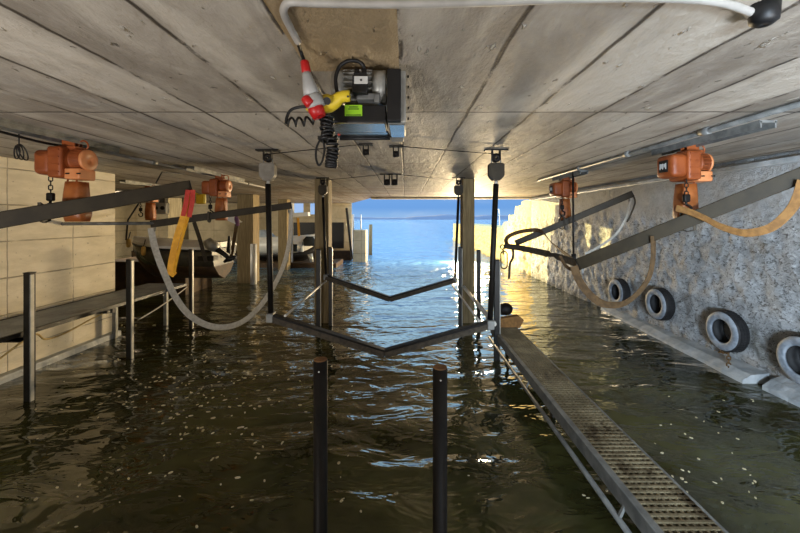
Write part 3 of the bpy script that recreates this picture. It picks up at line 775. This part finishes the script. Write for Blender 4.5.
# ------------------------------------------------------------------ boat lift cradles
def pulley(p, label, mat, s=1.0):
    x, y = p
    t = thing('pulley_block', label, 'pulley', (x,y,CEIL))
    L = lambda a,b,c: V((x+a*s,y+b*s,CEIL+c*s))
    mb = MB(); mb.box(L(0,0,-.01),(.3*s,.1*s,.02*s)); mb.build('mount_plate','black_steel',t)
    mb = MB()
    for sx in (-.05,.05): mb.box(L(sx,0,-.07),(.014*s,.07*s,.14*s))
    mb.lathe(L(0,-.03,-.11),(0,1,0),[(0,.01),(0,.058),(.02,.046),(.04,.046),(.06,.058),(.06,.01)],20); mb.build('sheave','black_steel',t)
    ol = [(-.08,-.18),(.08,-.18),(.1,-.205),(.1,-.335),(.085,-.365),(.04,-.41),(-.04,-.41),(-.085,-.365),(-.1,-.335),(-.1,-.205)]
    mb = MB(); mb.prism([L(a,-.05,c) for a,c in ol],(0,.1*s,0)); bl = mb.build('block_body',mat,t)
    mb = MB(); mb.prism([L(a*.8,-.058,-.03+c*.9) for a,c in ol],(0,.01*s,0)); mb.cyl(L(0,-.05,-.29),L(0,-.066,-.29),.018*s,n=10); mb.build('cover_plate',mat,bl)
    mb = MB()
    for sx in (-.06,.06): mb.cyl(L(sx,0,-.12),L(sx,0,-.2),.008*s,n=6)
    mb.build('pulley_cable','galv',t)
    mb = MB(); mb.cyl(L(0,0,-.41),L(0,0,-.46),.02*s,n=8); mb.build('eye_bolt','pale_metal',t)
    return t
def cradle(Y, pl, pr, el, er, mid, topl, topr, label, r, w, h):
    A, B, C_ = P(*el,Y), P(*er,Y), P(*mid,Y)
    t = thing('lift_cradle', label, 'boat lift', C_, 'hanging boat lift cradles')
    for a, b in ((A,C_),(C_,B)):
        mb = MB(); mb.bar(a,b,w,h,bev=.006); g_ = mb.build('bunk_beam','black_steel',t)
        d = (b-a).normalized()
        mb = MB(); mb.bar(a+V((0,-w/2-.006,-.01)),b+V((0,-w/2-.006,-.01)),.01,h*.7); mb.build('rub_strip','web_dark',g_)
    for top_, e in ((topl,A),(topr,B)):
        mb = MB(); mb.tube([top_, e+V((0,0,.02))],r,10); mb.build('hanger_pole','black_steel',t)
        mb = MB(); mb.box(e+V((0,0,0)),(.09,.14,.12),bev=.01); mb.build('end_bracket','galv',t)
    return t
Y1, Y2 = 4.85, 8.15
xl, xr = P(268,0,Y1).x, P(496,0,Y1).x
pulley((xl,Y1),'grey pulley block over the left pole of the near boat cradle','pulley_grey')
pulley((xr,Y1),'dark pulley block over the right pole of the near boat cradle','steel')
x2l, x2r = P(323,0,Y2).x, P(458.5,0,Y2).x
pulley((x2l,Y2),'pulley block at the top of the left brown column','steel',.95)
pulley((x2r,Y2),'pulley block at the top of the right brown column','steel',.95)
c1 = cradle(Y1,None,None,(271,317),(490,324),(385,353),V((xl,Y1,CEIL-.45)),V((xr,Y1,CEIL-.45)),'near hanging V shaped boat cradle on two black poles',.036,.11,.1)
c2 = cradle(Y2,None,None,(326,277),(455,280),(390,299),V((x2l,Y2,CEIL-.43)),V((x2r,Y2,CEIL-.43)),'far smaller looking V shaped boat cradle between the brown columns',.03,.12,.11)
for a, b, lb, r in ((P(285,316,Y1),P(326,281,Y2),'thin pale rod joining the two cradles on the left',.017),(P(479,321,Y1),P(452,285,Y2),'thin pale rod joining the two cradles on the right',.017),
                 (P(494,324,Y1),P(464,287,Y2),'grey tube joining the cradles beside the right brown column',.035)):
    mb = MB(); mb.tube([a,b],r,8); tag(mb.build('tie_rod','pale_metal'),lb,'rod')
# winch cables and ceiling guide pulleys
for px, py, lb in ((366,149,'left small guide pulley on the ceiling just behind the winch'),(396,151,'right small guide pulley on the ceiling just behind the winch'),(387,179,'left small guide pulley on the ceiling near the far cradle'),(394.5,179,'right small guide pulley on the ceiling near the far cradle')):
    q = PC(px, py-5)+V((0,0,.004)); s_ = q.y/4.8*.55
    t = thing('guide_pulley', lb, 'pulley', q)
    mb = MB(); mb.box(q+V((0,0,-.01)),(.2*s_*1.6,.1,.02)); mb.build('plate','black_steel',t)
    mb = MB()
    for sx in (-.06,.06): mb.box(q+V((sx*s_,0,-.09*s_*1.5)),(.03*s_,.1*s_,.26*s_))
    mb.build('bracket','black_steel',t)
    mb = MB(); mb.cyl(q+V((-.05*s_,0,-.2*s_)),q+V((.05*s_,0,-.2*s_)),.075*s_,n=14); mb.build('wheel','black_steel',t)
for a, b, lb in ((V((xl,Y1,CEIL-.06)),PC(366,144,.06),'thin steel cable along the ceiling to the near left pulley'),(V((xr,Y1,CEIL-.06)),PC(396,146,.06),'thin steel cable along the ceiling to the near right pulley'),
                 (V((x2l,Y2,CEIL-.06)),PC(387,174,.06),'thin steel cable along the ceiling to the left column pulley'),(V((x2r,Y2,CEIL-.06)),PC(394.5,174,.06),'thin steel cable along the ceiling to the right column pulley')):
    mb = MB(); mb.tube([a,b],.006,6); tag(mb.build('steel_cable','black_steel'),lb,'cable')

# ------------------------------------------------------------------ winch on the ceiling
WY = 2.1
W = lambda px, py, dy=0.0: P(px, py, WY+dy)
t = thing('cable_winch','electric winch with grey finned motor bolted under the ceiling','winch',W(365,60,.2))
zt = CEIL
# drum housing
a, b = W(326,105), W(386,122)
mb = MB(); mb.box(((a.x+b.x)/2,WY+.115,(a.z+b.z)/2),(b.x-a.x,.23,a.z-b.z),bev=.006); mb.build('drum_housing','dark',t)
mb = MB(); mb.box(((a.x+b.x)/2,WY+.115,b.z-.004),(b.x-a.x-.02,.21,.008)); mb.build('base_sheet','shiny',t)
# gear case
a, b = W(386,70), W(404,122)
mb = MB(); mb.box(((a.x+b.x)/2+.01,WY+.19,(a.z+b.z)/2),(b.x-a.x,.36,a.z-b.z),bev=.006); gcs = mb.build('gear_case','motor',t)
mb = MB(); mb.box(((a.x+b.x)/2-.005,WY+.0,(a.z+b.z)/2),(.078,.05,a.z-b.z),bev=.006); mb.build('gear_cover','dark',gcs)
mb = MB(); mb.box(((a.x+b.x)/2+.01,WY+.2,b.z-.004),(.085,.32,.008)); mb.build('case_sheet','shiny',gcs)
mb = MB()
for k in range(5):
    z = a.z-.03-k*.06; mb.cyl((b.x+.02,WY+.02,z),(b.x+.028,WY+.02,z),.008,n=8)
mb.build('bolt_row','black_steel',gcs)
# motor
c0, c1_ = W(333,88,.09), W(386,88,.09)
mb = MB(); mb.lathe(c0,(1,0,0),[(0,.01),(0,.085),(.008,.096),(.075,.098),(.075,.074),(.24,.074),(.24,.098),(c1_.x-c0.x,.098),(c1_.x-c0.x,.01)],36)
for k in range(18):
    a_ = 2*PI*k/18; mb.box(c0+V((.155,math.cos(a_)*.086,math.sin(a_)*.086)),(.165,.03,.007),Matrix.Rotation(a_,3,'X'))
mt = mb.build('motor','motor',t)
mb = MB(); mb.box(W(369,99,.02),(.13,.1,.035),bev=.004); mb.box(W(377,99,-.02),(.03,.04,.045),bev=.004); mb.build('motor_foot','galv',mt)
mb = MB(); mb.box(W(360.5,86,-.035),(.084,.07,.1),bev=.006)
mb.box(W(360.5,77,-.035),(.07,.06,.03),bev=.004); tb = mb.build('terminal_box','dark',mt)
mb = MB(); mb.box(W(361,80,-.075),(.075,.006,.042),bev=.002); lb_ = mb.build('rating_label','label',tb)
mb = MB(); mb.cyl(W(361,80,-.078),W(361,80,-.082),.006,n=10); mb.build('label_mark','dark',lb_)
mb = MB()
for px in (357,364): mb.cyl(W(px,76,-.035),W(px,69.5,-.035),.014,n=12)
mb.build('cable_gland','dark',tb)
mb = MB(); mb.tube(spline([W(364,70,-.035),W(363,65,-.04),W(357,61,-.05),W(348,61,-.06),W(340,66,-.065),W(336,76,-.07),W(336,86,-.07),W(338,96,-.06),W(341,106,.01)],6),.0105,8); mb.build('motor_cable','dark',t)
# mounting feet up to the ceiling
mb = MB(); mb.box(((W(340,0).x+W(384,0).x)/2,WY+.3,CEIL-.015),(.34,.14,.03)); mb.build('mounting_plate','motor',t)
mb = MB(); mb.box((W(345,0).x,WY+.3,3.16),(.03,.1,.18)); mb.box((W(376,0).x,WY+.3,3.16),(.03,.1,.18)); mb.box(((W(340,0).x+W(400,0).x)/2,WY+.3,3.1),(.38,.1,.05)); mb.build('mounting_leg','motor',t)
# sticker
mb = MB(); mb.box(W(353.5,110.5,-.006),(.098,.004,.062)); st = mb.build('warning_sticker','green',t)
mb = MB()
for py, w_ in ((107,.05),(109,.06),(115,.085)): mb.box(W(353.5,py,-.009),(w_,.002,.005))
mb.build('sticker_print','green_ink',st)
# rear rods and sheets
mb = MB(); mb.box(W(362,136,.32)+V((0,0,.01)),(.34,.14,.012)); mb.build('rear_sheet','shiny',t)
mb = MB(); mb.tube([W(330,131.5,.25),W(386,131.5,.25)],.008,10); mb.tube([W(340,138.5,.38),W(390,138.5,.38)],.012,10); mb.tube([W(386,131,.25),W(389,136,.36),W(403,136,.36)],.010,8); mb.build('guard_bar','dark',t)
mb = MB(); mb.box((W(396,0).x,WY+.45,b.z+.05),(.09,.18,.1),bev=.006); mb.build('rear_case','galv',t)
mb = MB(); mb.tube([W(337,131,.3),W(340,135,.3)],.012,10); mb.build('cable_clamp','red_web',t)

# red and grey power connector
YP = 1.92
Q = lambda px, py, dy=0.0: P(px,py,YP+dy)
t = thing('power_connector','grey power plug with red collars hanging under the conduit','plug',Q(312,90))
def seg(p, q, prof, name, mat):
    p, q = V(p), V(q); d = q-p; L_ = d.length; mb = MB()
    mb.lathe(p,d,[(0,.001)]+[(f*L_,r) for f,r in prof]+[(L_,.001)],22); return mb.build(name,mat,t)
seg(Q(304.5,61),Q(306.5,73),[(0,.018),(.1,.022),(.9,.024),(1,.022)],'cable_gland','red')
seg(Q(306.3,72),Q(312,97),[(0,.021),(.2,.026),(.6,.036),(1,.042)],'plug_body','grey_plastic')
seg(Q(312,97),Q(318,108),[(0,.044),(.1,.05),(.8,.05),(1,.044)],'socket_body','grey_plastic')
seg(Q(304.5,97.5,-.04),Q(311,105,-.04),[(0,.02),(.2,.025),(.9,.026),(1,.02)],'latch_cover','red')
seg(Q(315,107),Q(319.5,117),[(0,.04),(.3,.042),(1,.034)],'end_collar','red')
mb = MB(); mb.tube(spline([PC(298,42,.03),Q(301,52),Q(304.5,62)],5),.010,8); mb.build('supply_cable','dark',t)
# yellow hand pendant
t = thing('hand_pendant','yellow pendant hand control lying against the power plug','control',Q(330,103,.05))
mb = MB(); mb.tube(spline([Q(307,107,.08),Q(316,107,.07),Q(326,104,.06),(Q(334,102,.05)),Q(341,97,.04),Q(350,96,.04)],4),[.02,.026,.03,.034,.038,.042,.046,.048,.05,.05,.048,.044,.04,.037,.034,.032,.031,.031,.031,.03,.028][:21],14); mb.build('handle','yellow',t)
mb = MB(); mb.cyl(Q(327,101,.01),Q(327,101,-.015),.02,n=14); mb.build('push_button','dark',t)
mb = MB(); mb.cyl(Q(348,96.5,.01),Q(348,96.5,.0),.006,n=8); mb.build('rivet','dark',t)
# spiral cable
def helix(path, R, turns, r, mat, name, label):
    pp = spline(path, 30); N = len(pp); pts = []
    n = turns*14
    for i in range(n+1):
        f = i/n*(N-1); k = min(int(f), N-2); p = pp[k].lerp(pp[k+1], f-k)
        tg = (pp[k+1]-pp[k]).normalized(); s_ = tg.cross(V((0,1,0))).normalized(); u = s_.cross(tg)
        a = 2*PI*turns*i/n
        pts.append(p+s_*math.cos(a)*R+u*math.sin(a)*R)
    mb = MB(); mb.tube(pts, r, 6)
    return tag(mb.build(name,mat),label,'cable')
mb = MB(); mb.tube(spline([Q(309,107,.05),Q(300,107,.05),Q(291,110,.05),Q(287,117,.05),Q(286,124,.05)],6),.0085,8)
tag(mb.build('pendant_lead','dark'),'short smooth black lead arching left of the yellow hand control','cable')
helix([Q(286,122,.05),Q(296,122,.05),Q(308,121,.05),Q(320,117,.05),Q(324,113,.05)],.022,6,.0065,'dark','spiral_cable','black spiral cable stretched loosely left of the power plug')
mb = MB(); mb.tube(spline([Q(322,114,.05),Q(328,122,.06),Q(326,135,.06),Q(329,142,.06)],5),.012,8)
for k in range(7): mb.torus(Q(327+.8*math.sin(k*2),118+k*3.6,.06),(.3*math.sin(k),.2,1),.032-.002*(k%3),.008,14,6)
tag(mb.build('cable_bundle','dark'),'tangle of black cable coils right under the power plug','cable')
helix([Q(331,137,.05),Q(333,150,.05),Q(331.5,160,.05),Q(331,167,.05)],.026,9,.009,'dark','spiral_cable','tight black spiral cable hanging lowest under the plug')
mb = MB(); mb.tube(spline([Q(320,140,.05),Q(316.5,148,.05),Q(316,158,.05),Q(318.5,165,.05),Q(322,162,.05),Q(324.5,150,.05),Q(323,141,.05),Q(320,139,.05)],5),.006,8); mb.bar(Q(318,138,.05),Q(327,138,.05),.02,.02)
tag(mb.build('cable_loop','dark'),'thin black wire loop hanging beside the tight spiral cable','cable')

# pale conduit across the ceiling, near edge
pts = [PC(298,42,.028),PC(290,27,.028),PC(284,14,.028),PC(285,6,.028),PC(292,2,.028),PC(320,3,.028),PC(400,4,.028),PC(480,2,.028),PC(570,-1,.028),PC(640,-2,.028),PC(700,0,.028),PC(730,5,.028),PC(758,15,.028)]
t = thing('ceiling_conduit','pale flexible conduit bending across the ceiling at the top edge','conduit',pts[0])
mb = MB(); mb.tube(spline(pts,8),.017,12); mb.build('pipe','white_pipe',t)
mb = MB(); mb.tube(spline([PC(746,12,.03),PC(752,18,.03),PC(760,20,.03),PC(768,19,.03)],4),.012,8); mb.build('short_pipe','white_pipe',t)
q = PC(764,5); mb = MB(); mb.lathe(q,(0,0,-1),[(0,.001),(0,.055),(.07,.05),(.085,.03),(.085,.001)],20); tag(mb.build('lamp_socket','dark'),'dark round socket on the ceiling at the right end of the pale conduit','socket')

# ------------------------------------------------------------------ tyres on the right wall
def make_tyre(loc, label):
    x, y, z = loc
    t = thing('fender_tyre', label, 'tyre', loc, 'old tyres hung on the stone wall')
    R_, r_, w_ = .31, .185, .2     # axis along x, outer sidewall at x-.2
    prof = [(0,r_),(-.012,r_+.03),(-.014,R_-.06),(.0,R_-.025)]
    back = [(.03,R_-.004),(.07,R_),(.13,R_),(.17,R_-.004),(.2,R_-.03),(.21,R_-.08),(.2,r_),(.185,r_-.004),(.185,R_-.07),(.15,R_-.025),(.05,R_-.025),(.02,R_-.06),(.012,r_+.004)]
    mb = MB(); mb.lathe((x-.2,y,z),(1,0,0),[(0.004,r_),(.0,R_-.025)]+back,48)
    for k in range(40):
        a = 2*PI*k/40; d = V((0,math.cos(a),math.sin(a)))
        for dx in (.055,.1,.145):
            mb.box(V((x-.2+dx,y,z))+d*(R_+.002),(.035,.012,.034),Matrix.Rotation(a,3,'X'))
    mb.build('tread','rubber',t)
    mb = MB(); mb.lathe((x-.2,y,z),(1,0,0),[(.014,r_-.004),(-.004,r_),(-.016,r_+.025),(-.014,r_+.032),(-.02,r_+.05),(-.018,R_-.05),(-.004,R_-.02),(.01,R_-.012),(.012,R_-.03),(.012,r_+.01)],48)
    mb.build('sidewall','sidewall',t)
    return t
def tyre_at(px, py, Yd): 
    return (WX-.03, Yd, CH-(py-HY)*Yd/F)
T = [(617,292,8.75,'fourth tyre along the stone wall, farthest from the camera'),(661,304,7.35,'third tyre along the stone wall, between the farthest one and the dusty large one'),
     (723,331,5.82,'dusty blue grey tyre on the stone wall right above the end of the footing'),(801,361,4.66,'nearest tyre on the stone wall, cut by the right edge')]
ty = make_tyre(tyre_at(*T[2][:3]), T[2][3])
for k in (0,1,3):
    c = copy_tree(ty); c.location = tyre_at(*T[k][:3]); c['label'] = T[k][3]
    c.rotation_euler = (.7*k,0,0)
mb = MB(); mb.chain(V((WX-.17,5.75,.27)),V((WX-.3,5.6,.06)),.07,.045,.01); mb.chain(V((WX-.17,5.75,.27)),V((WX-.1,6.0,.2)),.07,.045,.01); tag(mb.build('tyre_chain','web_brown'),'short rusty chain below the dusty blue grey tyre','chain')

# small flat pale flecks on the water
mb = MB()
def fleck(x, y, s_):
    a = random.random()*PI; c, d = math.cos(a), math.sin(a); el = random.uniform(.3,.8)
    n = 6; ring = []
    for k in range(n):
        q = 2*PI*k/n; u, v = math.cos(q)*s_, math.sin(q)*s_*el
        ring.append(V((x+u*c-v*d, y+u*d+v*c, .004)))
    mb.skin([[p+V((0,0,-.006)) for p in ring],ring],True,True,False)
def scatter(n, fx, fy, smin, smax):
    for _ in range(n):
        px, py = fx(), fy(); Y = F*CH/(py-HY); fleck((px-CX)/F*Y, Y, random.uniform(smin,smax)*(.8+.08*Y))
G = random.gauss
scatter(230, lambda: min(300,max(20,G(190,55))), lambda: min(520,max(325,G(378,38))), .010,.026)
scatter(60, lambda: random.uniform(20,480), lambda: random.uniform(330,530), .008,.02)
scatter(50, lambda: random.uniform(560,760), lambda: random.uniform(390,520), .008,.018)
tag(mb.build('water_flecks','pale_fleck'),'pale flecks scattered over the dark water','flecks',None,'stuff')

# ------------------------------------------------------------------ light
world = bpy.data.worlds.new('lake_sky'); SC.world = world; world.use_nodes = True
nt = world.node_tree; n, l = nt.nodes, nt.links
bg = n['Background']; tc = n.new('ShaderNodeTexCoord'); sp = n.new('ShaderNodeSeparateXYZ'); l.new(tc.outputs['Generated'], sp.inputs[0])
cr = n.new('ShaderNodeValToRGB'); l.new(sp.outputs[2], cr.inputs[0])
e = cr.color_ramp.elements
e[0].position = 0.0; e[0].color = lin((150,192,236)); e[1].position = 1.0; e[1].color = (.8,1.3,2.2,1)
x = e.new(.03); x.color = lin((112,164,228)); x = e.new(.08); x.color = lin((120,172,234)); x = e.new(.2); x.color = (1.2,1.95,2.5,1); x = e.new(.5); x.color = (1.1,1.8,2.5,1)
no = n.new('ShaderNodeTexNoise'); mp = n.new('ShaderNodeMapping'); mp.inputs['Scale'].default_value = (1,1,4); l.new(tc.outputs['Generated'], mp.inputs[0]); l.new(mp.outputs[0], no.inputs['Vector'])
no.inputs['Scale'].default_value = 3; no.inputs['Detail'].default_value = 6
mr = n.new('ShaderNodeMapRange'); mr.interpolation_type = 'SMOOTHSTEP'; l.new(no.outputs['Fac'], mr.inputs['Value']); mr.inputs['From Min'].default_value = .48; mr.inputs['From Max'].default_value = .7; mr.inputs['To Max'].default_value = .35
mx = n.new('ShaderNodeMix'); mx.data_type = 'RGBA'; l.new(mr.outputs[0], mx.inputs[0]); l.new(cr.outputs[0], mx.inputs[6]); mx.inputs[7].default_value = lin((226,234,246))
l.new(mx.outputs[2], bg.inputs['Color']); bg.inputs['Strength'].default_value = 1.0

def look(o, d): o.rotation_euler = V(d).to_track_quat('-Z','Y').to_euler()
sun = bpy.data.lights.new('evening_sun','SUN'); sun.energy = 10; sun.color = (1,.78,.30); sun.angle = .004
so = bpy.data.objects.new('evening_sun',sun); COL.objects.link(so); look(so,(1,-1.05,-.10))
def area(name, loc, d, sx, sy, power, color, spread=PI):
    a = bpy.data.lights.new(name,'AREA'); a.shape = 'RECTANGLE'; a.size = sx; a.size_y = sy; a.energy = power; a.color = color; a.spread = spread
    o = bpy.data.objects.new(name,a); COL.objects.link(o); o.location = loc; look(o,d); return o
area('quay_bounce_fill',(3.6,20.5,.55),(-.62,-1.0,.14),1.6,.6,1650,(1,.75,.42))  # added fill for the sunlit quay's warm bounce, no lamp there
area('rear_fill',(-2.6,-1.8,.5),(-.1,1,.75),1.8,.6,90,(1,.97,.94),1.75)  # added fill behind the camera to brighten the ceiling
area('rear_fill',(2.6,-1.8,.5),(.1,1,.75),1.8,.6,80,(.97,.97,1),1.75)  # second added rear fill, no fixture
area('side_fill',(.8,-2.4,1.7),(1.0,1.45,-.02),1.2,.5,210,(.68,.84,1),1.5)  # added cool fill for the right wall, no fixture
area('bay_fill',(-10.5,12.0,3.1),(.1,1,-.5),1.6,.3,260,(1,.9,.7))  # added fill to brighten the left bay's back wall

# ------------------------------------------------------------------ camera and view
cam = bpy.data.cameras.new('camera'); co = bpy.data.objects.new('camera',cam); COL.objects.link(co)
co.location = (0,0,CH); co.rotation_euler = (PI/2,0,0)
cam.sensor_width = 36; cam.lens = F/800*36; cam.shift_x = -(CX-400)/800; cam.shift_y = -(266.5-HY)/800
cam.clip_start = .05; cam.clip_end = 4000
SC.camera = co
SC.view_settings.view_transform = 'Standard'; SC.view_settings.look = 'None'; SC.view_settings.gamma = 1
SC.view_settings.use_curve_mapping = False; SC.view_settings.exposure = 0.0
for o in bpy.data.objects:
    if '_o' in o: del o['_o']
